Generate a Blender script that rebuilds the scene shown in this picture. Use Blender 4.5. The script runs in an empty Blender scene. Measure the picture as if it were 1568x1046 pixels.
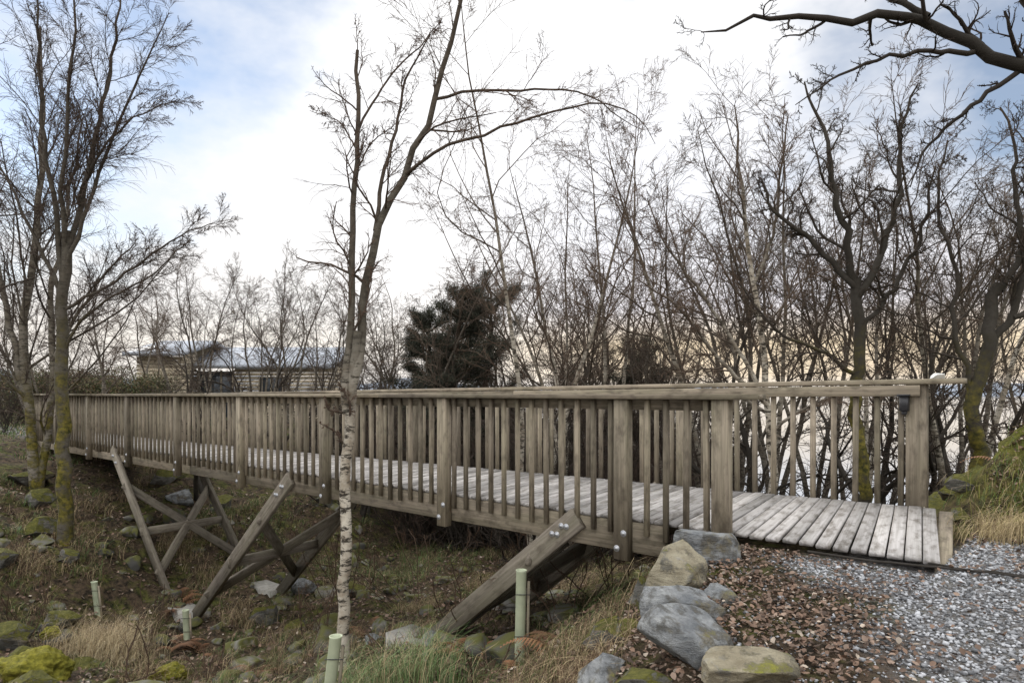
import bpy, math, random
import numpy as np
from mathutils import Vector
sc = bpy.context.scene
R = np.random.default_rng(7)
random.seed(3)

# ------------------------------------------------------------------ helpers
def link(o, parent=None):
    sc.collection.objects.link(o)
    if parent: o.parent = parent
    return o
def empty(name, loc=(0,0,0)):
    e = bpy.data.objects.new(name, None); e.location = loc; e.empty_display_size=.2
    return link(e)
def mesh_np(name, V, F, attrs=None, mat=None, smooth=False, parent=None, make=True):
    V=np.asarray(V,dtype=np.float32); F=np.asarray(F,dtype=np.int32)
    me=bpy.data.meshes.new(name)
    me.vertices.add(len(V)); me.vertices.foreach_set('co',V.ravel())
    m,k=F.shape
    me.loops.add(m*k); me.loops.foreach_set('vertex_index',F.ravel())
    me.polygons.add(m)
    me.polygons.foreach_set('loop_start',np.arange(0,m*k,k,dtype=np.int32))
    if smooth: me.polygons.foreach_set('use_smooth',np.ones(m,dtype=bool))
    me.update(calc_edges=True)
    for an,(ty,data) in (attrs or {}).items():
        a=me.attributes.new(an,ty,'POINT')
        data=np.asarray(data,dtype=np.float32)
        if ty=='FLOAT': a.data.foreach_set('value',data.ravel())
        elif ty=='FLOAT_VECTOR': a.data.foreach_set('vector',data.ravel())
        else:
            if data.shape[1]==3: data=np.concatenate([data,np.ones((len(data),1),np.float32)],1)
            a.data.foreach_set('color',data.ravel().astype(np.float32))
    if mat: me.materials.append(mat)
    if not make: return me
    return link(bpy.data.objects.new(name,me),parent)

def hsh(ix,iy,seed):
    v=np.sin(ix*127.1+iy*311.7+seed*74.7)*43758.5453
    return v-np.floor(v)
def vnoise(x,y,seed=0):
    ix=np.floor(x);iy=np.floor(y);fx=x-ix;fy=y-iy
    fx=fx*fx*(3-2*fx);fy=fy*fy*(3-2*fy)
    a=hsh(ix,iy,seed);b=hsh(ix+1,iy,seed);c=hsh(ix,iy+1,seed);d=hsh(ix+1,iy+1,seed)
    return (a*(1-fx)+b*fx)*(1-fy)+(c*(1-fx)+d*fx)*fy-.5
def fbm(x,y,o=4,seed=0):
    r=0;a=1
    for i in range(o): r=r+a*vnoise(x,y,seed+i); x=x*2.03+5;y=y*2.03+3;a*=.5
    return r
def sst(a,b,x):
    t=np.clip((x-a)/(b-a),0,1); return t*t*(3-2*t)

# ------------------------------------------------------------------ site frame (bridge axis)
P0=np.array([1.71,5.49]); E=np.array([-.750,.661]); E/=np.linalg.norm(E); N=np.array([E[1],-E[0]])
def sn(x,y): return (x-P0[0])*E[0]+(y-P0[1])*E[1],(x-P0[0])*N[0]+(y-P0[1])*N[1]
def tilt(s,n): return n/1.5*np.maximum(0,.115-.008*np.asarray(s))
def B(s,n,z):
    p=P0+s*E+n*N; return np.array([p[0],p[1],z+float(tilt(s,n))])
def bankmask(s,n): return np.maximum(sst(-1.6,-2.8,s)*sst(.6,2.2,n),sst(-1.0,-1.65,s)*sst(1.7,2.6,n))
def height(x,y,detail=True):
    x=np.asarray(x,float);y=np.asarray(y,float)
    s,n=sn(x,y)
    se=np.where(n<0,.15+.37*n,.15+.05*n)
    t=s-se
    prof=np.interp(t,[-.1,.25,.7,1.9,3.8,6.5,9.4,10.4,12.,14,16.5,19.2,20.5],
                     [0,-.18,-.6,-1.28,-1.85,-2.45,-2.75,-2.6,-1.75,-1.2,-.55,-.10,-.05])
    prof=prof*(1-.11*np.clip(-n-1.5,0,4))
    prof=prof*(1-.7*sst(7,22,n))
    base=-1.14+.085*np.minimum(n,0)*(1-sst(1,3,t))
    base=np.maximum(base,-1.9)
    z=base+prof
    bm=bankmask(s,n)*(1-sst(5,10,n))
    z=z+bm*(.78+.5*fbm(x*1.1,y*1.1,3,77))
    w=sst(-.12,.42,x/(np.abs(y)+5))
    z=z-w*np.maximum(n-np.where(s<-1.2,4.,2.2),0)*.2
    z=np.maximum(z,-9)
    z=z+(1-w)*np.maximum(y-60,0)*.004
    if detail:
        pm=pathmask(x,y)
        amp=.24*sst(-.2,1.2,t)+.02
        far=bankmask(s,n)
        amp=np.maximum(amp,.30*far)*(1-.9*pm)
        onb=(np.abs(n-.75)<1.1)&((t<.6)|(t>19))&(s>-1.9)
        amp=np.where(onb,.0,amp)
        z=z+amp*fbm(x*1.3,y*1.3,4,3)+amp*.4*fbm(x*6,y*6,3,9)
        z=np.where(onb&(s<.6)&(s>-1.5)&(n<1.6),np.minimum(z,-1.2),z)
    return z
def pathmask(x,y):
    cx=np.interp(y,[0,2.5,3.6,4.6,5.5],[3.2,3.0,2.9,2.9,3.2])
    d=np.abs(x-cx)/np.interp(y,[0,3.5,5],[1.35,1.2,.9])
    m=1-sst(.45,1.2,d+.6*fbm(x*2,y*2,4,20))
    m=m*(1-sst(5.0,5.6,y))
    s,n=sn(x,y)
    m2=(1-sst(.5,1.0,np.abs(n-.75)))*sst(19.,19.8,s)
    return np.maximum(m,m2)

# ------------------------------------------------------------------ node helpers
def newmat(name):
    m=bpy.data.materials.new(name); m.use_nodes=True
    nt=m.node_tree; b=nt.nodes['Principled BSDF']
    return m,nt,b
def nd(nt,t,**k):
    n=nt.nodes.new(t)
    for a,v in k.items(): setattr(n,a,v)
    return n
def noise(nt,vec,scale,detail=5,rough=.6):
    n=nd(nt,'ShaderNodeTexNoise'); n.inputs['Scale'].default_value=scale
    n.inputs['Detail'].default_value=detail; n.inputs['Roughness'].default_value=rough
    if vec is not None: nt.links.new(vec,n.inputs['Vector'])
    return n.outputs['Fac']
def ramp(nt,fac,stops):
    r=nd(nt,'ShaderNodeValToRGB'); e=r.color_ramp.elements
    while len(e)<len(stops): e.new(.5)
    for i,(p,c) in enumerate(stops):
        e[i].position=p; e[i].color=(c,c,c,1) if not isinstance(c,tuple) else (*c,1)
    nt.links.new(fac,r.inputs[0]); return r.outputs[0]
def mix(nt,f,a,b,bt='MIX'):
    m=nd(nt,'ShaderNodeMix',data_type='RGBA',blend_type=bt)
    for i,v in ((0,f),(6,a),(7,b)):
        if isinstance(v,(int,float)): m.inputs[i].default_value=v
        elif isinstance(v,tuple): m.inputs[i].default_value=(*v,1)
        else: nt.links.new(v,m.inputs[i])
    return m.outputs[2]
def mth(nt,op,a,b=0.,clamp=False):
    m=nd(nt,'ShaderNodeMath',operation=op,use_clamp=clamp)
    for i,v in ((0,a),(1,b)):
        if isinstance(v,(int,float)): m.inputs[i].default_value=v
        else: nt.links.new(v,m.inputs[i])
    return m.outputs[0]
def bump(nt,b,h,st,dist):
    n=nd(nt,'ShaderNodeBump'); n.inputs['Strength'].default_value=st; n.inputs['Distance'].default_value=dist
    nt.links.new(h,n.inputs['Height']); nt.links.new(n.outputs[0],b.inputs['Normal'])
def attr(nt,name,out='Color'):
    a=nd(nt,'ShaderNodeAttribute'); a.attribute_name=name; return a.outputs[out]
def mapping(nt,vec,scale):
    m=nd(nt,'ShaderNodeMapping'); m.inputs['Scale'].default_value=scale; nt.links.new(vec,m.inputs[0]); return m.outputs[0]
def objco(nt): return nd(nt,'ShaderNodeTexCoord').outputs['Object']

# ------------------------------------------------------------------ materials
def wood_mat(name,ca,cb,algae=.35):
    m,nt,b=newmat(name)
    w=attr(nt,'wc','Vector'); rv=attr(nt,'rnd','Fac')
    g=noise(nt,mapping(nt,w,(1.6,45,45)),1,6,.65)
    g2=noise(nt,mapping(nt,w,(.8,7,7)),1,4)
    g3=noise(nt,mapping(nt,w,(6,14,14)),1,5)
    c=mix(nt,ramp(nt,g,[(.3,0.),(.7,1.)]),ca,cb)
    c=mix(nt,mth(nt,'MULTIPLY',ramp(nt,g2,[(.40,0.),(.66,1.)]),algae),c,(.13,.135,.07))
    c=mix(nt,ramp(nt,g3,[(.48,0.),(.68,.7)]),c,(.085,.07,.052))
    k=mth(nt,'ADD',mth(nt,'MULTIPLY',rv,.7),.65)
    kk=nd(nt,'ShaderNodeCombineColor')
    for i in range(3): nt.links.new(k,kk.inputs[i])
    c=mix(nt,1.,c,kk.outputs[0],'MULTIPLY')
    nt.links.new(c,b.inputs['Base Color']); b.inputs['Roughness'].default_value=.85
    b.inputs['Specular IOR Level'].default_value=.25
    bump(nt,b,g,.6,.005)
    return m
WOOD=wood_mat('weathered_timber',(.155,.13,.098),(.35,.295,.225),.30)
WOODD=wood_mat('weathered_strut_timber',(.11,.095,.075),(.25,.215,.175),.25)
DECK=wood_mat('weathered_decking',(.27,.255,.24),(.48,.46,.45),.08)
def simple(name,ca,cb,sc_=8,rough=.9,bs=.3,bd=.01,det=6):
    m,nt,b=newmat(name); o=objco(nt); g=noise(nt,o,sc_,det)
    nt.links.new(mix(nt,ramp(nt,g,[(.3,0.),(.7,1.)]),ca,cb),b.inputs['Base Color'])
    b.inputs['Roughness'].default_value=rough; bump(nt,b,g,bs,bd); return m
CONC=simple('concrete',(.25,.24,.21),(.42,.40,.36),12)
STEEL=simple('galvanised_steel',(.35,.36,.38),(.55,.56,.58),40,.45,.1,.001); STEEL.node_tree.nodes['Principled BSDF'].inputs['Metallic'].default_value=.7
TUBE=simple('tree_guard_plastic',(.34,.38,.26),(.50,.54,.38),5,.5,.05,.002)
BLACK=simple('black_plastic',(.02,.02,.022),(.035,.035,.04),20,.5)
m,nt,b=newmat('tree_bark'); BARK=m
col=attr(nt,'col'); msk=nd(nt,'ShaderNodeSeparateColor'); nt.links.new(attr(nt,'msk'),msk.inputs[0])
o=objco(nt)
gn=noise(nt,mapping(nt,o,(7,7,20)),1,5,.75); g2=noise(nt,mapping(nt,o,(3,3,4)),1,4,.65); g3=noise(nt,o,14,4)
birchc=mix(nt,ramp(nt,g2,[(.40,0.),(.62,1.)]),(.60,.55,.46),(.28,.23,.17))
birchc=mix(nt,ramp(nt,gn,[(.50,0.),(.58,1.)]),birchc,(.045,.038,.03))
c=mix(nt,msk.outputs[0],mix(nt,ramp(nt,g3,[(.3,.0),(.7,.8)]),col,(.03,.026,.02)),birchc)
mo=mth(nt,'MULTIPLY',msk.outputs[1],ramp(nt,g2,[(.40,0.),(.56,1.)]))
c=mix(nt,mo,c,mix(nt,ramp(nt,g3,[(.35,0.),(.65,1.)]),(.035,.036,.012),(.18,.15,.03)))
nt.links.new(c,b.inputs['Base Color']); b.inputs['Roughness'].default_value=.9; b.inputs['Specular IOR Level'].default_value=.2
bump(nt,b,g3,.6,.015)
def vcol(name,rough=.8):
    m,nt,b=newmat(name); nt.links.new(attr(nt,'col'),b.inputs['Base Color']); b.inputs['Roughness'].default_value=rough
    b.inputs['Specular IOR Level'].default_value=.25
    return m
GRASS=vcol('grass_blades'); LEAF=vcol('dead_leaves',.6); STONE=vcol('gravel_stones',.8); NEEDLE=vcol('pine_needles',.7)
m,nt,b=newmat('twig_bark'); TWIG=m
nt.nodes.remove(b); df=nd(nt,'ShaderNodeBsdfDiffuse'); nt.links.new(attr(nt,'col'),df.inputs[0]); nt.links.new(df.outputs[0],nt.nodes['Material Output'].inputs[0])
def rock_mat(name,ca,cb,moss,mc=((.10,.11,.02),(.26,.25,.05))):
    m,nt,b=newmat(name); o=objco(nt); geo=nd(nt,'ShaderNodeNewGeometry')
    g=noise(nt,mapping(nt,o,(2,2,7)),2.2,7,.7); g2=noise(nt,o,14,7,.7); g3=noise(nt,o,3.6,6,.75)
    c=mix(nt,ramp(nt,g,[(.35,0.),(.65,1.)]),ca,cb)
    c=mix(nt,ramp(nt,g2,[(.54,0.),(.64,.6)]),c,(.42,.41,.37))
    c=mix(nt,ramp(nt,noise(nt,o,7,7,.7),[(.48,0.),(.58,.75)]),c,(.07,.065,.055))
    c=mix(nt,ramp(nt,noise(nt,o,4,7,.7),[(.55,0.),(.66,.5)]),c,(.26,.21,.10))
    sx=nd(nt,'ShaderNodeSeparateXYZ'); nt.links.new(geo.outputs['Normal'],sx.inputs[0])
    mk=mth(nt,'ADD',mth(nt,'MULTIPLY',sx.outputs[2],.35),mth(nt,'ADD',g3,moss-1.0))
    mk=ramp(nt,mk,[(.30,0.),(.40,1.)])
    c=mix(nt,mk,c,mix(nt,ramp(nt,g2,[(.3,0.),(.7,1.)]),mc[0],mc[1]))
    nt.links.new(c,b.inputs['Base Color']); b.inputs['Roughness'].default_value=.9; b.inputs['Specular IOR Level'].default_value=.2
    bump(nt,b,mth(nt,'ADD',g,mth(nt,'MULTIPLY',g2,.6)),1.,.06); return m
ROCKG=rock_mat('grey_rock',(.15,.16,.17),(.38,.39,.39),.40)
ROCKB=rock_mat('lichen_rock',(.22,.19,.13),(.42,.38,.28),.44)
ROCKM=rock_mat('mossy_rock',(.08,.08,.07),(.22,.21,.19),.68,((.04,.045,.013),(.16,.15,.035)))
MOSS=rock_mat('cushion_moss',(.10,.11,.02),(.26,.24,.04),1.1,((.06,.065,.01),(.32,.29,.04)))
m,nt,b=newmat('ground_soil'); GROUND=m
o=objco(nt); pm=attr(nt,'path','Fac'); mm=attr(nt,'moss','Fac')
g=noise(nt,o,1.1,5,.65); g2=noise(nt,o,9,7,.75); g3=noise(nt,o,42,3,.7); g4=noise(nt,o,2.7,6,.7)
c=mix(nt,ramp(nt,g2,[(.38,0.),(.62,1.)]),(.018,.015,.011),(.12,.085,.055))
c=mix(nt,ramp(nt,g4,[(.48,0.),(.60,.85)]),c,mix(nt,ramp(nt,g2,[(.4,0.),(.6,1.)]),(.025,.03,.01),(.12,.125,.03)))
c=mix(nt,ramp(nt,g,[(.56,0.),(.66,.35)]),c,mix(nt,ramp(nt,g3,[(.4,0.),(.6,1.)]),(.09,.07,.04),(.22,.17,.10)))
c=mix(nt,mth(nt,'MULTIPLY',mm,ramp(nt,g4,[(.36,0.),(.46,1.)])),c,mix(nt,ramp(nt,g2,[(.35,0.),(.62,1.)]),(.025,.032,.009),(.17,.17,.035)))
pg=mix(nt,ramp(nt,g3,[(.38,0.),(.62,1.)]),(.09,.08,.07),(.32,.32,.33))
c=mix(nt,mth(nt,'MULTIPLY',pm,.8),c,pg)
nt.links.new(c,b.inputs['Base Color']); b.inputs['Roughness'].default_value=.95; b.inputs['Specular IOR Level'].default_value=.15
bump(nt,b,mth(nt,'ADD',g2,mth(nt,'MULTIPLY',g3,.4)),.9,.06)
m,nt,b=newmat('loch_water'); WATER=m
b.inputs['Base Color'].default_value=(.30,.34,.39,1); b.inputs['Roughness'].default_value=.12
b.inputs['IOR'].default_value=1.6; b.inputs['Specular IOR Level'].default_value=1.
bump(nt,b,noise(nt,mapping(nt,objco(nt),(1,.4,1)),1.2,3),.12,.1)
HILL=simple('hill_painted_haze',(.20,.24,.30),(.26,.29,.34),.02,1,.1,1)  # distance haze painted in as a blue-grey base colour

# ------------------------------------------------------------------ terrain
nx,ny=460,460
u=np.linspace(-1,1,nx)
gx=-1+2.6*np.sinh(6.4*u); gy=6.5+2.6*np.sinh(6.4*np.linspace(-1,1,ny))
X,Y=np.meshgrid(gx,gy); Z=height(X,Y); s_,n_=sn(X,Y)
V=np.stack([X,Y,Z],-1).reshape(-1,3)
idx=np.arange(nx*ny).reshape(ny,nx)
F=np.stack([idx[:-1,:-1],idx[:-1,1:],idx[1:,1:],idx[1:,:-1]],-1).reshape(-1,4)
mesh_np('ground',V,F,{'path':('FLOAT',pathmask(X,Y)),'moss':('FLOAT',bankmask(s_,n_))},GROUND,True)
k=40; wx=np.linspace(-300,1600,k); wy=np.linspace(15,2400,k); WX,WY=np.meshgrid(wx,wy)
ii=np.arange(k*k).reshape(k,k)
mesh_np('loch_water',np.stack([WX,WY,WX*0-6.2],-1).reshape(-1,3),np.stack([ii[:-1,:-1],ii[:-1,1:],ii[1:,1:],ii[1:,:-1]],-1).reshape(-1,4),None,WATER,True)
def hill(name,x0,x1,y,hmax,seed):
    k=90; xs=np.linspace(x0,x1,k); rows=[]
    for j,f in enumerate([0,.35,.7,1,.6,0]):
        prof=hmax*(0.55+.9*fbm(xs/(x1-x0)*5,xs*0+seed,5,seed))*np.sin(np.pi*np.linspace(0.02,.98,k))**.5
        rows.append(np.stack([xs,xs*0+y+j*80,-9+f*(prof+9)],-1))
    V=np.array(rows); ii=np.arange(6*k).reshape(6,k)
    mesh_np(name,V.reshape(-1,3),np.stack([ii[:-1,:-1],ii[:-1,1:],ii[1:,1:],ii[1:,:-1]],-1).reshape(-1,4),None,HILL,True)
hill('distant_hills',-1500,100,900,60,4); hill('far_shore_hills',0,2600,1900,34,8)

# ------------------------------------------------------------------ timber boxes
class Boxes:
    def __init__(s): s.V=[];s.F=[];s.W=[];s.Rn=[];s.n=0
    def beam(s,a,b,w,t,side=None,up=None,r=None):
        a=np.array(a,float);b=np.array(b,float);L=np.linalg.norm(b-a);x=(b-a)/L
        if side is None: side=np.array([N[0],N[1],0.])
        y=np.array(side,float); y=y-x*np.dot(x,y); y/=np.linalg.norm(y); z=np.cross(x,y)
        r=R.random() if r is None else r; off=R.random(3)*40
        c=.006
        hw,ht=w/2,t/2; cc=min(c,hw*.4,ht*.4)
        sec=[(-hw+cc,-ht),(hw-cc,-ht),(hw,-ht+cc),(hw,ht-cc),(hw-cc,ht),(-hw+cc,ht),(-hw,ht-cc),(-hw,-ht+cc)]
        for k,p in enumerate((a,b)):
            for (q,v) in sec:
                s.V.append(p+y*q+z*v); s.W.append(np.array([k*L,q,v])+off); s.Rn.append(r)
        n=s.n
        for i in range(8): j=(i+1)%8; s.F.append((n+i,n+8+i,n+8+j,n+j))
        for o_,rv in ((0,False),(8,True)):
            for q in ((0,1,2,3),(0,3,4,7),(4,5,6,7)):
                q=[n+o_+i for i in q]; s.F.append(tuple(q[::-1] if rv else q))
        s.n+=16
    def make(s,name,mat,parent):
        return mesh_np(name,np.array(s.V),np.array(s.F),{'wc':('FLOAT_VECTOR',np.array(s.W)),'rnd':('FLOAT',np.array(s.Rn))},mat,False,parent)
def disc(lst,c,d,r,h): lst.append((np.array(c),np.array(d),r,h))
def discs_mesh(name,lst,mat,parent,S=14):
    V=[];F=[];n=0
    for c,d,r,h in lst:
        d=d/np.linalg.norm(d); a=np.cross(d,[0,0,1.]); a/=np.linalg.norm(a); b_=np.cross(d,a)
        for hh,rr in ((0,r),(h*.6,r),(h,r*.8),(h,r*.42),(h*2.6,r*.38),(h*2.6,.0005)):
            for i in range(S):
                t=2*math.pi*i/S; V.append(c+d*hh+a*math.cos(t)*rr+b_*math.sin(t)*rr)
        for k in range(5):
            for i in range(S):
                j=(i+1)%S; F.append((n+k*S+i,n+k*S+j,n+(k+1)*S+j,n+(k+1)*S+i))
        n+=6*S
    return mesh_np(name,V,F,None,mat,False,parent)

bridge=empty('timber_footbridge')
SE=19.75
SP=2.32
nposts=[0,.92]+[.92+SP*i for i in range(1,9)]
fposts=[-1.06,1.16]+[.98+SP*i for i in range(1,9)]
posts=Boxes();bal=Boxes();cap=Boxes();sub=Boxes();gird=Boxes();dk=Boxes();strut=Boxes()
bolts=[]
nv3=np.array([N[0],N[1],0.]); ev3=np.array([E[0],E[1],0.])
for s in nposts:
    if s>SE: continue
    posts.beam(B(s,-.052,-1.46 if s>.5 else -1.35),B(s,-.052,-.046),.098,.14)
    if s>.5:
        for zz,ds in ((-1.22,.035),(-1.36,-.035)): disc(bolts,B(s-ds,-.101,zz),-nv3,.03,.006)
for s in fposts:
    if s>SE: continue
    posts.beam(B(s,1.552,-1.46),B(s,1.552,-.046),.098,.14 if s>-1 else .16)
def run(a,b,n,z,w,t,bx,step=2.32):
    s=a
    while s<b-.01:
        e=min(s+step,b); bx.beam(B(s+.002,n,z),B(e-.002,n,z),w,t); s=e
run(-.32,SE,-.045,-.022,.17,.044,cap,4.64); run(-1.42,SE,1.545,-.022,.17,.044,cap,4.64)
run(-.06,SE,.024,-.095,.045,.095,sub,4.64); run(-1.1,SE,1.476,-.095,.045,.095,sub,4.64)
def balus(posts_,n,s0,s1,lowz):
    s=s0
    while s<s1:
        if min(abs(s-p) for p in posts_)>.095:
            j=R.normal(0,.005)
            bal.beam(B(s,n,lowz+R.normal(0,.012)),B(s+j,n,-.05),.042,.045)
        s+=SP/12.5
balus(nposts,-.024,.14,SE,-1.25); balus(fposts,1.524,-.94,SE,-1.25)
run(.55,SE,.035,-1.275,.066,.27,gird,4.64); run(-1.0,SE,1.465,-1.275,.066,.27,gird,4.64); run(.6,SE,.75,-1.275,.07,.27,gird,4.64)
for s in np.arange(1.5,SE,1.16): gird.beam(B(s,.07,-1.26),B(s,1.43,-1.26),.06,.18,ev3)
s=-1.16
while s<SE+.3:
    sh=-.28*float(1-sst(-1.2,1.0,s))
    j=R.normal(0,.002)
    dk.beam(B(s+sh,0.0+R.normal(0,.006),-1.117+j),B(s,1.5,-1.117+j),.098,.034,ev3)
    s+=.1045
gird.beam(B(-1.5,.05,-1.24),B(-1.27,1.6,-1.22),.1,.16,ev3)
def leg(sa,za,sb,zb,n,w=.07,t=.21): strut.beam(B(sa,n,za),B(sb,n,zb),w,t)
for n in (-.036,1.536):
    leg(1.42,-1.16,3.66,-2.95,n); leg(6.45,-1.2,9.55,-3.85,n); leg(13.42,-1.16,10.45,-3.85,n)
for n in (.15,1.35):
    leg(1.75,-1.42,3.6,-2.9,n)
def pt(sa,za,sb,zb,n,f): return B(sa+(sb-sa)*f,n,za+(zb-za)*f)
for (L) in ((1.42,-1.16,3.66,-2.95),(6.45,-1.2,9.55,-3.85),(13.42,-1.16,10.45,-3.85)):
    strut.beam(pt(*L,-.08,.25),pt(*L,1.58,.82),.06,.15,ev3); strut.beam(pt(*L,-.08,.82),pt(*L,1.58,.32),.062,.15,ev3)
    if L[0]>2:
        strut.beam(pt(*L,-.1,.56),pt(*L,1.6,.56),.066,.15,ev3)
    for f in (.05,.1):
        p=pt(*L,-.072,f); disc(bolts,p,-nv3,.03,.006); disc(bolts,p+ev3*.06,-nv3,.03,.006)
posts.make('posts',WOOD,bridge);bal.make('balusters',WOOD,bridge);cap.make('handrail_caps',WOOD,bridge);sub.make('subrails',WOOD,bridge)
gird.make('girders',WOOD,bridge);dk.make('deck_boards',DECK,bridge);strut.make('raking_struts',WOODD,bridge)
discs_mesh('bolts',bolts,STEEL,bridge)
lx=Boxes(); p=B(-.98,1.47,-.2)
lx.beam(p+np.array([0,0,-.07]),p+np.array([0,0,.06]),.07,.07); lx.beam(p+np.array([0,0,.06]),p+np.array([0,0,.075]),.1,.1); lx.beam(p+np.array([0,0,-.1]),p+np.array([0,0,-.07]),.04,.04)
lx.make('post_lamp',BLACK,bridge)
ft=Boxes()
for s,z in ((3.78,-2.98),(9.98,-3.95)):
    for n in (-.05,1.55):
        a=B(s,n,z-.15);c_=B(s,n,z+.2); ft.beam(a,c_,.4,.5 if s<5 else .9)
ft.make('concrete_footings',CONC,bridge)

# ------------------------------------------------------------------ rocks
import bmesh
def ico(sub_):
    bm=bmesh.new(); bmesh.ops.create_icosphere(bm,subdivisions=sub_,radius=1); bm.verts.ensure_lookup_table()
    V=np.array([v.co[:] for v in bm.verts]); F=np.array([[v.index for v in f.verts] for f in bm.faces]); bm.free(); return V,F
ICO5=ico(5); ICO2=ico(3)
def norm(a): return a/np.maximum(np.linalg.norm(a,axis=-1,keepdims=True),1e-9)
def rock_verts(V0,r,seed,cuts,lump,deep=(.42,.74)):
    V=V0.copy()
    for i in range(cuts):
        d=r.normal(size=3); d/=np.linalg.norm(d); o=r.uniform(*deep)
        q=np.maximum(V@d-o,0); V-=q[:,None]*d
    nn=norm(V)
    f=fbm(V[:,0]*2.5+seed,V[:,1]*2.5+V[:,2]*2.1,5,seed)+.5*fbm(V[:,2]*6+3,V[:,0]*6+V[:,1]*3,4,seed+5)
    V+=nn*(f*lump)[:,None]
    return V/np.abs(V).max(0)
def make_rock(name,loc,size,mat,seed,cuts=13,rz=0,lump=0.06,deep=(.38,.74)):
    r=np.random.default_rng(seed)
    V=rock_verts(ICO5[0],r,seed,cuts,lump,deep)*np.array(size)/2
    c,s_=math.cos(rz),math.sin(rz); V=V@np.array([[c,s_,0],[-s_,c,0],[0,0,1]])
    ob=mesh_np(name,V,ICO5[1],None,mat); ob.location=loc; return ob
def rk(x,y,sz,mat,seed,dz=0,rz=0,name='boulder',**k):
    z=float(height(x,y)); return make_rock(name,(x,y,z+dz),sz,mat,seed,rz=rz,**k)
rk(1.33,4.98,(.62,.5,.40),ROCKG,1,.08,.2); rk(1.10,4.45,(.56,.5,.46),ROCKB,2,.12,.1); rk(1.0,3.90,(.54,.36,.28),ROCKG,3,.05,-.2)
rk(.90,3.45,(.54,.44,.34),ROCKG,14,.08,.3); rk(1.02,3.10,(.52,.34,.22),ROCKB,5,.05,.1); rk(.50,3.65,(.3,.3,.25),ROCKG,6,.02); rk(1.0,5.1,(.3,.3,.3),ROCKM,61,.0)
rk(.72,4.15,(.3,.28,.22),ROCKM,62,-.02); rk(.62,3.2,(.34,.3,.26),ROCKM,63,.0); rk(1.25,4.15,(.26,.2,.16),ROCKG,64,.02); rk(.66,4.75,(.35,.3,.28),ROCKM,65,.0)
for i,(x,y,s_) in enumerate([(-6.9,10.4,.75),(-8.8,12.6,.8),(-9.6,14.,.8),(-5.6,8.9,.5),(-10.5,15,1.0),(-9.5,11.8,.8),(-7.7,11.9,.5),(-7.0,9.4,.8),(-8.3,11.0,.7),(-10.6,13.2,.9),(-6.2,8.0,.6),(-6.3,8.9,.55)]):
    rk(x,y,(s_,s_*.8,s_*.65),ROCKM,20+i,.08*s_,i)
for i,(x,y,s_) in enumerate([(-7.6,15.6,.8),(-6.7,15.8,.7),(-8.4,16.6,.9),(-3.9,13.0,.6),(-.2,9.6,.35),(-2.9,12.8,.5),(-1.7,8.4,.3),(-4.1,11.4,.7),(-3.3,10.4,.5),(-.9,7.6,.35)]):
    rk(x,y,(s_,s_*.8,s_*.7),ROCKM if i%3 else ROCKG,40+i,.1*s_,i)
for i,(x,y,s_) in enumerate([(-5.6,8.0,.95),(-4.3,8.55,.5),(-6.7,9.9,.4)]):
    rk(x,y,(s_,s_*.8,s_*.6),MOSS,50+i,.10,i,name='moss_cushion',cuts=3,lump=.3,deep=(.7,.9))
rk(-5.2,7.45,(.7,.5,.5),ROCKM,71,.1)
for i,(x,y,s_) in enumerate([(4.9,7.6,1.1),(5.7,7.4,.9),(4.15,6.3,.35),(4.6,6.8,.65),(5.3,6.5,.7),(4.45,7.3,.7),(5.0,6.0,.6),(3.95,6.0,.25),(5.2,8.3,1.2)]):
    rk(x,y,(s_,s_*.8,s_*.65),ROCKM,80+i,.05*s_,i)
make_rock('pale_stone',tuple(B(-1.22,1.54,.03)),(.15,.1,.08),simple('pale_stone',(.55,.55,.52),(.7,.7,.68),20),99)
r=np.random.default_rng(88); VV=[];FF=[];CC=[];n0=0
for i in range(380):
    s=r.uniform(2.,13); n=r.uniform(-4,5); p=P0+s*E+n*N; z=float(height(p[0],p[1])); q=r.gamma(1.6,.09)+.04
    V=rock_verts(ICO2[0],r,i,8,.05)*np.array([q,q*r.uniform(.6,1),q*r.uniform(.4,.8)])*.6; a=r.uniform(0,6.28); c,s2=math.cos(a),math.sin(a)
    V=V@np.array([[c,s2,0],[-s2,c,0],[0,0,1]]); mo=sst(.0,.3,V[:,2]/q+vnoise(V[:,0]*9/q,V[:,1]*9/q,i)*.8)[:,None]
    g=r.uniform(.05,.2); CC.append(np.array([g,g*.96,g*.86])*(1-mo)+np.array([.10,.10,.03])*mo)
    V=V+np.array([p[0],p[1],z+q*.06]); VV.append(V);FF.append(ICO2[1]+n0);n0+=len(V)
mesh_np('stream_stones',np.concatenate(VV),np.concatenate(FF),{'col':('FLOAT_COLOR',np.concatenate(CC))},STONE)

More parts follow.
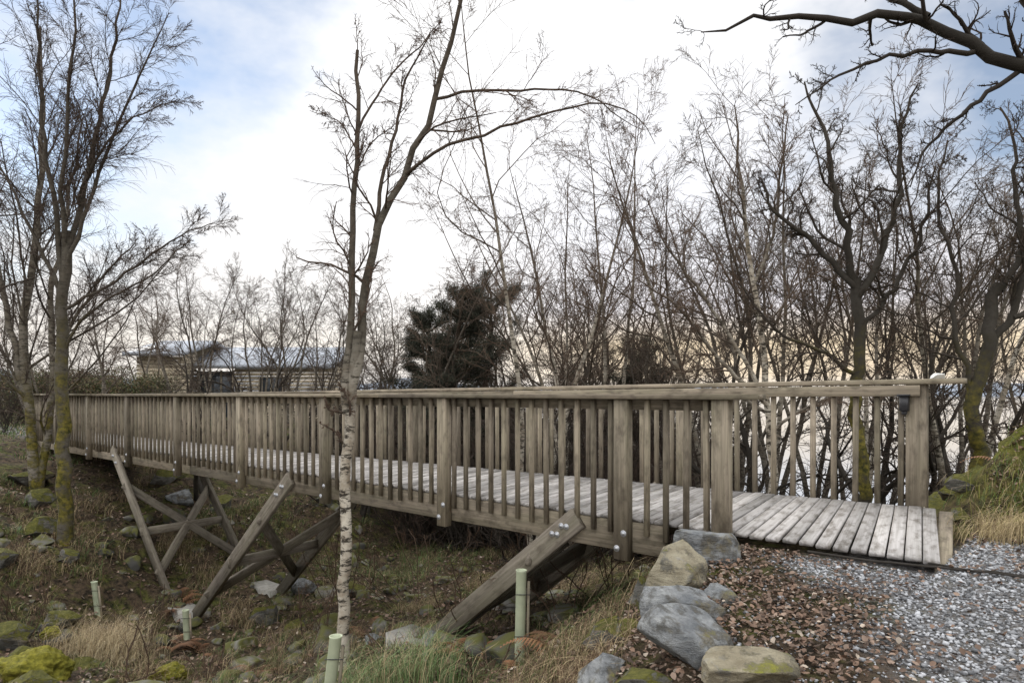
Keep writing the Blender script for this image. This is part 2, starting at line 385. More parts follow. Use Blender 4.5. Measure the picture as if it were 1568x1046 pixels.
# ------------------------------------------------------------------ trees
def grow(r,start,d,length,r0,r1,K,wob,up,droop=0):
    n=len(start); P=np.zeros((n,K+1,3)); P[:,0]=start; d=norm(d.copy())
    for k in range(K):
        d=d+r.normal(0,wob,(n,3)); d[:,2]+=up-droop*((k+1)/K)
        d=norm(d); P[:,k+1]=P[:,k]+d*(length/K)[:,None]
    u=np.linspace(0,1,K+1)[None]
    return P,r0[:,None]*(1-u)+r1[:,None]*u
def spawn(r,P,Rd,M,t0,t1,a0,a1,lf,lr=None):
    n,K1,_=P.shape; K=K1-1
    i=np.repeat(np.arange(n),M); u=(np.tile(np.arange(M),n)+r.random(n*M))/M; t=t0+(t1-t0)*u
    f=t*K; k=np.minimum(f.astype(int),K-1); w=f-k
    S=P[i,k]*(1-w)[:,None]+P[i,k+1]*w[:,None]; T=norm(P[i,k+1]-P[i,k])
    rr=Rd[i,k]*(1-w)+Rd[i,k+1]*w
    q=norm(np.cross(T,r.normal(size=T.shape))); a=r.uniform(a0,a1,len(i))
    D=T*np.cos(a)[:,None]+q*np.sin(a)[:,None]
    L=np.linalg.norm(P[:,1:]-P[:,:-1],axis=2).sum(1)[i]
    L=L*lf*(1.1-.75*t)*r.uniform(.5,1.3,len(i))
    return S,D,L,rr
def resample(poly,K,r,wob):
    p=np.array(poly,float); L=np.concatenate([[0],np.cumsum(np.linalg.norm(np.diff(p,axis=0),axis=1))])
    u=np.linspace(0,L[-1],K+1); q=np.stack([np.interp(u,L,p[:,j]) for j in range(3)],-1)
    for _ in range(2): q[1:-1]=.25*q[:-2]+.5*q[1:-1]+.25*q[2:]
    q[1:-1]+=r.normal(0,wob*L[-1]/K,(K-1,3)); return q
def tubes_data(groups,bark,twig,birch=0.,mossh=0.,brr=.02,bh=99.):
    VV=[];FF=[];CC=[];MM=[];n0=0;MI=[]
    for gi,(P,Rd,S) in enumerate(groups):
        n,K1,_=P.shape
        T=norm(np.gradient(P,axis=1)); ref=np.array([.31,.87,.17]); a=norm(np.cross(T,ref)); b_=np.cross(T,a)
        th=np.arange(S)*2*math.pi/S
        ring=P[:,:,None]+Rd[:,:,None,None]*(a[:,:,None]*np.cos(th)[None,None,:,None]+b_[:,:,None]*np.sin(th)[None,None,:,None])
        VV.append(ring.reshape(-1,3))
        idx=n0+np.arange(n*K1*S).reshape(n,K1,S)
        A=idx[:,:-1];C=idx[:,1:]; A2=np.roll(A,-1,2);C2=np.roll(C,-1,2)
        f_=np.stack([A,A2,C2,C],-1).reshape(-1,4); FF.append(f_); MI.append(np.full(len(f_),0 if gi<2 else 1)); n0+=n*K1*S
        f=np.clip(Rd/.04,0,1)[...,None]; col=np.array(twig)*(1-f)+np.array(bark)*f
        CC.append(np.repeat(col.reshape(-1,3),S,0))
        bi=birch*np.clip((Rd-brr)/.02,0,1)*np.clip((bh-P[...,2])/1.5,.08,1)
        mo=np.clip((mossh-P[...,2])/max(mossh*.5,.01),0,1)*(mossh>0)*(Rd>.02)
        mk=np.stack([bi,mo,bi*0],-1); MM.append(np.repeat(mk.reshape(-1,3),S,0))
    return np.concatenate(VV).astype(np.float32),np.concatenate(FF).astype(np.int32),np.concatenate(CC).astype(np.float32),np.concatenate(MM).astype(np.float32),np.concatenate(MI).astype(np.int32)
def tubes_obj(name,data,loc=(0,0,0),parent=None):
    V,F,C,M,MI=data
    ob=mesh_np(name,V,F,{'col':('FLOAT_COLOR',C),'msk':('FLOAT_COLOR',M)},BARK,True,parent); ob.data.materials.append(TWIG)
    ob.data.polygons.foreach_set('material_index',MI); ob.location=loc; return ob
def twigs(r,groups,P,Rd,levels,minr):
    for lv in levels:
        S,D,L,rr=spawn(r,P,Rd,lv['M'],lv.get('t0',.2),lv.get('t1',1.),*lv.get('ang',(.5,1.)),lv['lf'])
        if 'maxL' in lv: L=np.minimum(L,lv['maxL']*r.uniform(.6,1.1,len(L)))
        r0=np.maximum(rr*lv.get('rf',.6),minr); r1=np.maximum(r0*.35,minr*.5)
        P,Rd=grow(r,S,D,L,r0,r1,lv['K'],lv.get('wob',.12),lv.get('up',.05),lv.get('droop',0))
        groups.append((P,Rd,lv.get('S',3)))
    return groups
BIRCH=[dict(M=14,t0=.26,ang=(.45,1.0),lf=.36,K=7,wob=.17,up=.05,rf=.5,S=4),
       dict(M=9,t0=.15,ang=(.4,.95),lf=.52,K=5,wob=.18,up=.03,rf=.55,S=3),
       dict(M=9,t0=.12,ang=(.35,.95),lf=.58,K=3,wob=.2,up=.0,droop=.08,rf=.6,S=3)]
def auto_tree(name,seed,H,stems,lean,levels,bark,twig,birch,minr=.003,mossh=0,r0=.1,wob=.06,up=.05,make=True,loc=None,fork=.15,bh=99.):
    r=np.random.default_rng(seed); g=[]
    n=stems
    st=np.zeros((n,3)); st[:,:2]=r.normal(0,.06*(n>1),(n,2)); st[:,2]=-.25
    d=np.zeros((n,3)); d[:,2]=1; d[:,:2]=r.normal(0,fork,(n,2))+np.array(lean)
    L=H*r.uniform(.8,1.05,n)
    P,Rd=grow(r,st,d,L,np.full(n,r0)*r.uniform(.7,1.,n),np.full(n,max(.006,minr)),14,wob,up)
    g.append((P,Rd,8)); twigs(r,g,P,Rd,levels,minr)
    data=tubes_data(g,bark,twig,birch,mossh,bh=bh)
    if not make: return data
    x,y=loc; return tubes_obj(name,data,(x,y,float(height(x,y,False))))
def sketch_tree(name,seed,xy,u,limbs,levels,bark,twig,birch,minr=.003,mossh=0,wob=.06,K=16,zb=None,bh=99.):
    """limbs: (points [(dx,h,dy)...] in units of u metres, r0, r1, twiggy)"""
    r=np.random.default_rng(seed); g=[]; PP=[];RR=[];allp=[];allr=[]
    for pts,r0,r1,tw in limbs:
        q=resample([(p[0]*u,(p[2] if len(p)>2 else 0)*u,p[1]*u) for p in pts],K,r,wob)
        if pts[0][1]<=0: q[0,2]-=.3
        rd=np.linspace(1,0,K+1)**.8*(r0-r1)+r1
        if pts[0][1]<=0: rd[0]*=1.25
        allp.append(q);allr.append(rd)
        if tw: PP.append(q);RR.append(rd)
    g.append((np.array(allp),np.array(allr),9))
    twigs(r,g,np.array(PP),np.array(RR),levels,minr)
    return tubes_obj(name,tubes_data(g,bark,twig,birch,mossh,bh=bh),(xy[0],xy[1],float(height(*xy,False)) if zb is None else zb))

bk=(.11,.095,.075); tw=(.14,.10,.075); dkb=(.05,.044,.037); dkt=(.07,.055,.045)
SPARSE=[dict(M=11,t0=.15,ang=(.4,.95),lf=.26,K=7,wob=.18,up=.03,rf=.4,S=4,maxL=1.),
        dict(M=8,t0=.1,ang=(.4,.9),lf=.6,K=5,wob=.18,up=-.01,rf=.55,S=3),
        dict(M=7,t0=.1,ang=(.35,.9),lf=.65,K=4,wob=.18,up=-.03,droop=.10,rf=.6,S=3)]
sketch_tree('birch_tree',11,(-1.88,7.6),.00727,[
 ([(0,0),(1,100),(4,200),(7,300),(8,380),(14,450),(22,520)],.068,.05,False),
 ([(6,395),(0,440),(8,500),(15,575),(12,660),(18,745),(22,850),(22,950)],.045,.018,True),
 ([(12,430,2),(28,520,4),(30,580,5),(45,660,8),(62,705,10),(95,765,10),(118,825,10),(140,875,0),(165,950,-10),(180,1005,-20),(195,1080,-30)],.054,.016,True),
 ([(48,675,5),(56,765,20),(72,820,30),(84,880,30),(88,925,30),(115,960,30),(130,990,30)],.026,.006,True),
 ([(95,765,10),(130,790,-10),(165,800,-20),(255,825,-20),(355,855,-30),(420,862,-20),(460,845,0),(480,810,10)],.020,.003,True),
 ([(140,875,0),(190,895,15),(250,900,30),(315,912,40),(400,905,60),(440,880,90),(480,870,110)],.018,.003,True),
 ([(18,820),(40,870,10),(75,930,20),(110,960,20),(150,1010,20)],.015,.004,True),
 ([(18,760),(45,800,-20),(85,820,-40)],.012,.003,True),
 ([(20,800),(-10,850,20),(-60,870,30)],.010,.003,True),
 ([(9,380),(15,410,-14),(0,440,-24)],.012,.005,True),
 ([(6,340),(-10,370,-14),(-30,380,-20)],.010,.004,True),
 ([(2,395),(-20,400,-10),(-26,420,-10)],.016,.008,True),
],SPARSE,(.10,.088,.068),(.12,.08,.06),1.,.0024,mossh=0,wob=.06,bh=3.8)
FINE=[dict(M=17,t0=.12,ang=(.4,.9),lf=.36,K=7,wob=.13,up=.06,rf=.38,S=4),
      dict(M=11,t0=.12,ang=(.4,.85),lf=.52,K=6,wob=.14,up=.02,droop=.04,rf=.5,S=3),
      dict(M=10,t0=.1,ang=(.3,.8),lf=.62,K=4,wob=.15,up=-.03,droop=.16,rf=.6,S=3)]
sketch_tree('birch_tree',12,(-8.2,12.5),.012,[
 ([(0,0),(1,100),(-4,200),(-2,300),(-4,380),(2,440),(5,480)],.13,.08,False),
 ([(0,390),(-15,500),(-30,620),(-38,720),(-42,850)],.055,.012,True),
 ([(4,450),(30,560,10),(45,650,10),(60,740,20),(75,860,20)],.055,.012,True),
 ([(4,430),(10,520,-20),(15,620,-20),(30,720,-30),(35,850,-20)],.045,.012,True),
 ([(4,420),(50,540,-10),(95,640,-20),(140,720,-30),(180,790,-40)],.04,.006,True),
 ([(2,300),(35,350,-10),(80,380,-10),(140,410,-10),(200,470,-10)],.028,.005,True),
 ([(0,360),(60,400,20),(110,440,20),(170,480,20),(230,500,20)],.032,.005,True),
 ([(0,380),(-40,470,-10),(-80,560,-10),(-120,620,-10)],.04,.006,True),
 ([(20,520),(70,590,-30),(130,640,-40),(200,660,-50)],.028,.005,True),
],FINE,(.075,.065,.05),(.095,.072,.06),.08,.0034,mossh=4.6)
sketch_tree('birch_tree',13,(-10.3,14.8),.0142,[
 ([(0,0),(-10,80),(-25,180),(-20,260),(-5,380),(10,520),(5,700)],.11,.02,True),
 ([(0,0),(15,70),(25,180),(20,300),(50,420),(70,560)],.09,.012,True),
 ([(-10,80),(-30,200),(-60,330),(-90,470),(-95,600)],.08,.012,True),
 ([(20,180),(60,260),(110,330),(150,370)],.05,.01,True)],FINE,(.09,.078,.06),(.10,.078,.065),.25,.004,mossh=2.6)
sketch_tree('birch_tree',14,(-7.4,7.4),.0075,[
 ([(0,0),(0,300),(10,500),(0,800),(10,1100)],.12,.04,True),
 ([(0,420),(60,450),(150,480),(230,540),(300,560)],.03,.005,True),
 ([(0,560),(80,600),(170,640),(280,650)],.03,.005,True),
 ([(0,700),(90,820),(190,930),(270,1000)],.035,.008,True)],
 [dict(FINE[0],M=9),dict(FINE[1],M=7),dict(FINE[2],M=6)],dkb,dkt,0,.0026)
OAK=[dict(M=12,t0=.15,ang=(.5,1.1),lf=.38,K=8,wob=.26,up=.05,rf=.5,S=5),
     dict(M=9,t0=.12,ang=(.5,1.1),lf=.5,K=6,wob=.28,up=.04,rf=.5,S=4),
     dict(M=8,t0=.15,ang=(.4,1.1),lf=.5,K=5,wob=.28,up=.03,rf=.55,S=3),
     dict(M=5,t0=.2,ang=(.4,1.),lf=.6,K=3,wob=.25,up=.02,rf=.6,S=3)]
sketch_tree('oak_tree',21,(5.45,10.6),.0101,[
 ([(0,0),(0,100),(-15,200),(-5,300),(-10,380)],.10,.075,False),
 ([(-8,360),(-40,400,10),(-75,450,20),(-130,480,20),(-150,540,20)],.055,.012,True),
 ([(-10,370),(-30,450,-10),(-55,520,-20),(-60,600,-10),(-90,680)],.06,.012,True),
 ([(-8,350),(30,420,0),(60,500,10),(60,600,10),(90,680,10)],.06,.012,True),
 ([(-5,300),(60,360,30),(110,450,30),(130,560,30)],.045,.012,True),
 ([(-10,230),(-80,270,-20),(-140,290,-20),(-200,370,-20)],.035,.008,True)],
 OAK,dkb,dkt,0,.003,mossh=3.2,wob=.14)
sketch_tree('oak_tree',22,(6.9,10.2),.0098,[
 ([(0,0),(10,100),(0,200),(15,300),(40,380)],.12,.08,False),
 ([(15,280),(60,330),(90,400),(60,480),(70,560),(40,650)],.06,.012,True),
 ([(40,370),(90,440),(110,540),(150,640),(140,720)],.05,.012,True),
 ([(0,200),(-30,300),(-20,400),(-60,480),(-40,600)],.042,.012,True),
 ([(60,330),(120,360),(160,440),(200,480)],.045,.012,True)],
 OAK,dkb,dkt,0,.003,mossh=3.,wob=.16)
sketch_tree('oak_tree',23,(5.6,4.9),.0047,[
 ([(0,-60),(-10,200),(-60,420),(-180,580),(-300,670)],.17,.06,False),
 ([(-300,670),(-409,712),(-477,750,20),(-537,805,30),(-607,812,30),(-677,797,30),(-777,808,30),(-897,775,20)],.054,.004,True),
 ([(-470,745,20),(-520,735,0),(-577,727,-20),(-687,702,-20),(-767,645,-20)],.02,.003,True),
 ([(-537,805,30),(-600,860,60),(-700,880,60)],.025,.008,True),
 ([(-409,712),(-500,640,20),(-540,600,40),(-560,540,40)],.02,.004,True),
 ([(-300,670),(-380,760),(-430,860),(-480,930)],.05,.01,True)],
 [dict(OAK[0],M=9,lf=.22),dict(OAK[1],M=7),dict(OAK[2],M=6)],(.03,.026,.022),(.045,.035,.03),0,.0022,wob=.10,zb=-1.0)
sketch_tree('birch_tree',31,(4.35,11.4),.0109,[
 ([(0,0),(3,150),(-5,260),(-20,380),(-40,500),(-50,600),(-58,700)],.075,.01,True),
 ([(-10,250),(-50,330,10),(-110,420,10),(-160,480,10),(-190,560,10)],.04,.008,True),
 ([(-30,420),(0,500,-10),(10,600,-10),(20,680,-10)],.03,.01,True),
 ([(-6,240),(-80,300,-20),(-150,390,-20),(-210,430,-20)],.04,.008,True)],
 BIRCH,bk,tw,.9,.0034)
HB=[dict(BIRCH[0],t0=.42),BIRCH[1],BIRCH[2]]
auto_tree('birch_tree',32,11.5,2,(-.08,0),HB,bk,tw,.7,.0036,loc=(.4,14.2),r0=.085)
auto_tree('birch_tree',33,13,2,(.04,0),HB,bk,(.18,.13,.10),.6,.004,loc=(2.3,16.5),r0=.09)
auto_tree('birch_tree',34,9.5,3,(-.1,0),HB,bk,tw,.7,.0036,loc=(1.2,15),r0=.08,fork=.25)
auto_tree('birch_tree',35,9.5,2,(-.25,0),HB,bk,tw,.6,.004,loc=(5.0,14.0),r0=.09,fork=.2)
auto_tree('birch_tree',36,8,2,(.05,0),HB,bk,tw,.8,.0038,loc=(6.2,12.2),r0=.07)
auto_tree('birch_tree',37,10.5,2,(.0,0),HB,bk,tw,.6,.004,loc=(8.6,13.0),r0=.08)

def mkvar(i,t0): return auto_tree('',100+i,8.0,3 if i%2 else 2,(0,0),
     [dict(BIRCH[0],M=13,t0=t0,K=6),dict(BIRCH[1],M=9,K=4),dict(BIRCH[2],M=8)],(.095,.08,.063),[(.13,.095,.075),(.11,.088,.07),(.15,.115,.09),(.10,.078,.062)][i%4],.25,.0045,make=False,r0=.08,fork=.25,wob=.1)
var=[mkvar(i,[.25,.4][i%2]) for i in range(6)]
varh=[mkvar(i+6,.5) for i in range(4)]
vao=[auto_tree('',200+i,6.0,3,(0,0),[dict(OAK[0],M=9,K=6,t0=.3),dict(OAK[1],M=8,K=5),dict(OAK[2],M=8,rf=.6,K=4)],dkb,dkt,0,.0045,make=False,r0=.10,fork=.35,wob=.16) for i in range(3)]
BUSH=[dict(M=10,t0=.15,ang=(.3,.9),lf=.45,K=4,wob=.2,up=.04,rf=.6,S=3),dict(M=9,t0=.15,ang=(.4,1.),lf=.55,K=3,wob=.22,up=.02,rf=.6,S=3)]
vbu=[auto_tree('',300+i,3.2,11,(0,0),BUSH,(.06,.05,.042),[(.10,.07,.055),(.08,.062,.05),(.06,.05,.042)][i],0,.005,make=False,r0=.025,fork=.45,wob=.16) for i in range(3)]
def thicket(name,items,vars_,seed):
    r=np.random.default_rng(seed); VV=[];FF=[];CC=[];MM=[];MI_=[];n0=0
    for i,(x,y,s_) in enumerate(items):
        V,F,C,M,MI=vars_[int(r.integers(len(vars_)))]
        a=r.uniform(0,6.28); q=s_*r.uniform(.92,1.08); c,s2=math.cos(a),math.sin(a)
        Q=np.array([[c,s2,0],[-s2,c,0],[r.normal(0,.06),r.normal(0,.06),1]],np.float32)*q
        VV.append(V@Q+np.array([x,y,float(height(x,y,False))-.1],np.float32)); FF.append(F+n0); n0+=len(V)
        CC.append(C*r.uniform(.75,1.2)); MM.append(M); MI_.append(MI)
    tubes_obj(name,(np.concatenate(VV),np.concatenate(FF),np.concatenate(CC),np.concatenate(MM),np.concatenate(MI_)))
r=np.random.default_rng(5)
def row(a0,a1,d0,d1,n,s0,s1):
    out=[]
    for i in range(n):
        a=a0+(a1-a0)*(i+r.random())/n; d=r.uniform(d0,d1); out.append((a*d,d,r.uniform(s0,s1)*(d/22)**.25))
    return out
thicket('distant_birch_trees',row(-.30,-.14,19,27,6,.70,.88)+row(-.16,.12,19,27,9,.85,1.1)+row(.1,.30,15,24,8,1.0,1.3)+row(-.85,-.52,22,30,8,.6,.75),var,1)
thicket('distant_birch_trees',row(-.54,-.28,19,26,9,.70,.88),varh,11)
thicket('distant_birch_trees',row(.28,.8,14,23,13,1.15,1.45),varh,9)
thicket('distant_oak_trees',row(-.5,-.14,16,24,6,.7,.9)+row(.3,.8,12,18,7,.95,1.25)+row(0,.3,15,20,5,.85,1.05),vao,2)
thicket('undergrowth_thicket',row(-.26,.0,17,23,16,.8,1.15)+row(-.08,.27,15,22,30,.95,1.45)+row(.08,.30,19,26,8,1.3,1.7)+row(-.9,-.53,20,30,12,.5,.85)+row(.66,.85,9.5,14,4,.6,.9),vbu,3)

def pine(name,xy,H,W,seed):
    r=np.random.default_rng(seed); z0=float(height(*xy,False)); e=empty(name,(xy[0],xy[1],z0)); nb=46
    g=[]; P,Rd=grow(r,np.array([[0,0,-.2]]),np.array([[.05,0,1.]]),np.array([H*.97]),np.array([.16]),np.array([.03]),10,.04,.05); g.append((P,Rd,8))
    S,D,L,rr=spawn(r,P,Rd,nb,.2,1.,.9,1.5,1.); L=W*(.4+.75*r.random(nb))*np.interp(S[:,2]/H,[.15,.4,.75,1.],[1.,1.1,.8,.35])
    P2,R2=grow(r,S,D,L,np.full(nb,.035),np.full(nb,.008),6,.14,.07); g.append((P2,R2,5))
    S3,D3,L3,r3=spawn(r,P2,R2,9,.2,1,.4,1.,.5); P3,R3=grow(r,S3,D3,L3,r3*.6,r3*.3,3,.12,.10); g.append((P3,R3,3))
    tubes_obj('branches',tubes_data(g,(.07,.05,.035),(.06,.05,.035)),parent=e)
    C=np.concatenate([P3[:,1:].reshape(-1,3),P2[:,3:].reshape(-1,3)])
    M=34; n=len(C)*M; c=np.repeat(C,M,0)+r.normal(0,.085,(n,3))*[1,1,.6]; d=norm(r.normal(size=(n,3))+[0,0,.6])
    q=norm(np.cross(d,r.normal(size=(n,3)))); l=r.uniform(.08,.15,n)[:,None]; w=.007
    V=np.stack([c-q*w,c+q*w,c+d*l],1).reshape(-1,3); F=np.arange(n*3).reshape(-1,3)
    sh=np.repeat(r.uniform(.4,1.5,len(C)),M)*r.uniform(.7,1.3,n)
    mesh_np('needles',V,F,{'col':('FLOAT_COLOR',np.repeat(np.array([.048,.050,.034])*sh[:,None],3,0))},NEEDLE,False,e)
pine('pine_tree',(-1.75,18.5),6.6,1.3,4)
pine('pine_tree',(-1.2,20.0),7.0,1.7,6)
pine('pine_tree',(-2.5,21.0),5.2,1.3,8)
pine('pine_tree',(3.9,21),5.6,1.9,9)

# ------------------------------------------------------------------ ground cover
def blades(name,px,py,L,w,cols,lean,mat=GRASS,seg=3,zoff=0,seed=0):
    r=np.random.default_rng(seed); n=len(px); pz=height(px,py)+zoff
    base=np.stack([px,py,pz-.01],-1); az=r.uniform(0,2*math.pi,n); l=lean*r.uniform(.3,1.4,n)
    dirh=np.stack([np.cos(az),np.sin(az),az*0],-1); side=np.stack([-np.sin(az+.6),np.cos(az+.6),az*0],-1)
    V=[]
    for k in range(seg+1):
        t=k/seg; bend=l*t*t
        p=base+dirh*(np.sin(bend)*L*t)[:,None]+np.array([0,0,1.])*(np.cos(bend)*L*t)[:,None]
        ww=(w*(1-t*.85))[:,None]
        V.append(np.stack([p-side*ww,p+side*ww],1))
    V=np.stack(V,1); idx=np.arange(n*(seg+1)*2).reshape(n,seg+1,2)
    F=np.stack([idx[:,:-1,0],idx[:,:-1,1],idx[:,1:,1],idx[:,1:,0]],-1).reshape(-1,4)
    c=np.repeat(cols,(seg+1)*2,0)
    mesh_np(name,V.reshape(-1,3),F,{'col':('FLOAT_COLOR',c)},mat)
def pal(r,n,P,w):
    P=np.array(P); i=r.choice(len(P),n,p=np.array(w)/sum(w)); return P[i]*r.uniform(.65,1.35,(n,1))
straw=(.37,.29,.17); ol=(.10,.12,.04); br=(.14,.09,.055); gr=(.10,.16,.055); yg=(.19,.19,.045); dk_=(.06,.045,.03)
n=6500; r=np.random.default_rng(31)
tx=r.uniform(-12,2,n); ty=r.uniform(3.2,19,n); s,nn=sn(tx,ty); se=np.where(nn<0,.15+.37*nn,.15)
ok=(s>se+.3)&(s<19)&(r.random(n)<.34+1.7*vnoise(tx*.9,ty*.9,44))
tx,ty=tx[ok],ty[ok]; M=25
L0=r.uniform(.06,.30,len(tx))*(1+1.3*vnoise(tx*.7,ty*.7,8)); kind=vnoise(tx*.6,ty*.6,17)+r.normal(0,.12,len(tx))
px=np.repeat(tx,M)+r.normal(0,.05,len(tx)*M); py=np.repeat(ty,M)+r.normal(0,.05,len(tx)*M)
kk=np.repeat(kind,M); c1=pal(r,len(px),[straw,br,ol,dk_],[4,4,1,2]); c2=pal(r,len(px),[ol,gr,straw,br],[5,4,2,3])
blades('rough_grass',px,py,np.repeat(L0,M)*r.uniform(.5,1.2,len(px)),np.interp(py,[4,16],[.0022,.005]),np.where((kk>.05)[:,None],c1,c2),1.6,seed=1)
def tuft(name,cx,cy,rad,n,L,P,w,lean=1.,seed=0,wd=.0028):
    r=np.random.default_rng(seed); a=r.normal(0,rad,(n,2)); blades(name,cx+a[:,0],cy+a[:,1],L*r.uniform(.4,1.1,n),np.full(n,wd),pal(r,n,P,w),lean,seed=seed,seg=4)
tuft('dry_grass_tussock',-5.6,9.6,.28,1100,.65,[straw,(.5,.42,.27)],[3,2],.9,2)
tuft('dry_grass_tussock',-6.2,10.1,.3,700,.5,[straw,br],[3,1],1.1,3)
tuft('grass_tussock',-1.35,6.15,.22,700,.6,[gr,(.2,.26,.12),straw],[3,3,2],1.,4,.003)
tuft('grass_tussock',-.75,5.9,.2,450,.6,[gr,straw,(.22,.28,.13)],[3,2,2],.9,5,.003)
tuft('grass_tussock',-2.4,6.0,.3,600,.4,[gr,straw,ol],[2,3,2],1.2,6)
tuft('dry_grass_tussock',.3,5.1,.25,700,.34,[straw,br,ol],[2,3,2],1.5,7)
tuft('dry_grass_tussock',.85,5.6,.2,400,.22,[straw,br,ol],[2,3,2],1.5,8)
tuft('dry_grass_tussock',-.3,4.7,.3,800,.33,[straw,br],[3,4],1.5,9)
tuft('dry_grass_tussock',.45,4.1,.15,400,.28,[straw,br],[3,4],1.5,10)
tuft('dry_grass_tussock',3.9,5.3,.16,700,.33,[straw,(.42,.34,.18)],[3,2],1.5,12)
tuft('dry_grass_tussock',4.2,5.0,.2,700,.3,[straw,yg],[3,2],1.5,13)
tuft('grass_tussock',4.3,5.9,.2,500,.26,[yg,gr,straw],[3,2,2],1.5,16)
for i in range(14):
    a=r.uniform(2.5,12.); b_=r.uniform(-3.,4); p=P0+a*E+b_*N
    tuft('dry_grass_tussock',p[0],p[1],.2,450,r.uniform(.25,.45),[straw,br,ol],[3,3,1],1.5,600+i,.0035)
n=24000; r=np.random.default_rng(77); bx=r.uniform(3.4,8.5,n); by=r.uniform(5.,11,n); s,nn=sn(bx,by); ok=(bankmask(s,nn)>.15)&(r.random(n)<.25+1.3*vnoise(bx*2.,by*2.,2)); bx,by=bx[ok],by[ok]
blades('bank_grass',bx,by,r.uniform(.03,.12,len(bx)),np.full(len(bx),.003),pal(r,len(bx),[yg,gr,straw,(.20,.11,.05)],[4,3,2,3]),1.6,seed=14)
n=9000; lx_=r.uniform(-28,-11,n); ly=r.uniform(16,30,n)
blades('lawn_grass',lx_,ly,r.uniform(.08,.2,n),np.full(n,.012),pal(r,n,[gr,ol,straw],[4,3,1]),1.,seed=15)
def bracken(name,cx,cy,nf,seed):
    r=np.random.default_rng(seed); V=[];F=[];C=[];n0=0
    for f in range(nf):
        x=cx+r.normal(0,.18); y=cy+r.normal(0,.18); z=float(height(x,y)); az=r.uniform(0,6.28); L=r.uniform(.3,.5)
        dh=np.array([math.cos(az),math.sin(az),0]); sd=np.array([-dh[1],dh[0],0]); cc=np.array([.19,.095,.048])*r.uniform(.5,1.3)
        for k in range(1,16):
            t=k/15; p=np.array([x,y,z])+dh*L*t*.9+np.array([0,0,L*(.8*t-.75*t*t)])
            for sg in (-1,1):
                l=L*.32*(1-t)+.02; e=p+sd*sg*l+dh*l*.4+np.array([0,0,-l*.25]); w=dh*.012
                V+= [p-w,p+w,e]; F.append((n0,n0+1,n0+2)); n0+=3; C+=[cc]*3
    mesh_np(name,V,F,{'col':('FLOAT_COLOR',np.array(C))},LEAF)
for i,(x,y,q) in enumerate([(-.35,6.9,12),(.35,5.9,8),(-3.3,8.4,10),(4.9,6.9,8),(-4.9,10.2,12),(-2.2,9.6,12),(-6.,12.2,12),(-.9,8.9,10)]): bracken('dead_bracken',x,y,q,i)

def leaves(name,px,py,sz,cols,seed):
    r=np.random.default_rng(seed); n=len(px); c=np.stack([px,py,height(px,py)+.012+r.random(n)*.02],-1)
    nrm=norm(np.stack([r.normal(0,.45,n),r.normal(0,.45,n),np.ones(n)],-1)); a=norm(np.cross(nrm,r.normal(size=(n,3)))); b_=np.cross(nrm,a)
    s1=sz[:,None]; s2=s1*r.uniform(.45,.75,n)[:,None]; cu=s1*r.uniform(-.1,.45,n)[:,None]
    pts=[-a*s1, -a*s1*.3+b_*s2+nrm*cu, a*s1*.45+b_*s2*.8+nrm*cu, a*s1+nrm*cu*.3, a*s1*.45-b_*s2*.8+nrm*cu, -a*s1*.3-b_*s2+nrm*cu]
    V=np.stack([c+p for p in pts],1); i=np.arange(n*6).reshape(n,6)
    F=np.concatenate([i[:,[0,1,2,3]],i[:,[0,3,4,5]]]); mesh_np(name,V.reshape(-1,3),F,{'col':('FLOAT_COLOR',np.repeat(cols,6,0))},LEAF)
n=66000; lx2=r.uniform(-1.5,4.8,n); ly2=r.uniform(2.6,6.3,n); s,nn=sn(lx2,ly2); pmk=pathmask(lx2,ly2)
dn=.9-.78*pmk; dn=np.where((s>-1.5)&(nn>-.02),0,dn); dn=np.where(s>.15+.37*nn+.3,.3,dn); dn*=.45+1.2*(vnoise(lx2*1.7,ly2*1.7,5)+.5)
ok=r.random(n)<dn*.62; lx2,ly2=lx2[ok],ly2[ok]
brs=[(.155,.10,.07),(.10,.068,.05),(.23,.165,.125),(.18,.115,.08),(.36,.30,.24)]
leaves('leaf_litter',lx2,ly2,r.uniform(.008,.022,len(lx2)),pal(r,len(lx2),brs,[4,5,2,3,1]),3)
n=14000; lx3=r.uniform(-11,1,n); ly3=r.uniform(5,17,n)
leaves('gully_leaf_litter',lx3,ly3,r.uniform(.02,.04,n),pal(r,n,brs,[4,4,2,2,1]),4)
n=55000; qx=r.uniform(.9,5.4,n); qy=r.uniform(2.3,5.6,n); pmk=pathmask(qx,qy); s,nn=sn(qx,qy)
ok=(r.random(n)<.10+pmk*.6)&~((s>-1.5)&(nn>-.03))&(s<.15+.37*nn+.1); qx,qy=qx[ok],qy[ok]; n=len(qx)
oc=np.array([[1,0,0],[-1,0,0],[0,1,0],[0,-1,0],[0,0,1],[0,0,-1]],float); tri=np.array([[0,2,4],[2,1,4],[1,3,4],[3,0,4],[2,0,5],[1,2,5],[3,1,5],[0,3,5]])
sz=r.uniform(.005,.015,n)*np.where(r.random(n)<.06,1.8,1); v=oc[None]*r.uniform(.6,1.25,(n,6,1))*sz[:,None,None]
ax=norm(r.normal(size=(n,3)));ay=norm(np.cross(ax,r.normal(size=(n,3))));az_=np.cross(ax,ay)
v=v[...,0:1]*ax[:,None]+v[...,1:2]*ay[:,None]+v[...,2:3]*az_[:,None]; v[...,2]*=.7
v+=np.stack([qx,qy,height(qx,qy)+sz*.35],-1)[:,None]
g_=r.uniform(.10,.55,n); cg=np.stack([g_*.97,g_*.99,g_*1.03],-1)
mesh_np('path_gravel',v.reshape(-1,3),(tri[None]+np.arange(n)[:,None,None]*6).reshape(-1,3),{'col':('FLOAT_COLOR',np.repeat(cg,6,0))},STONE)

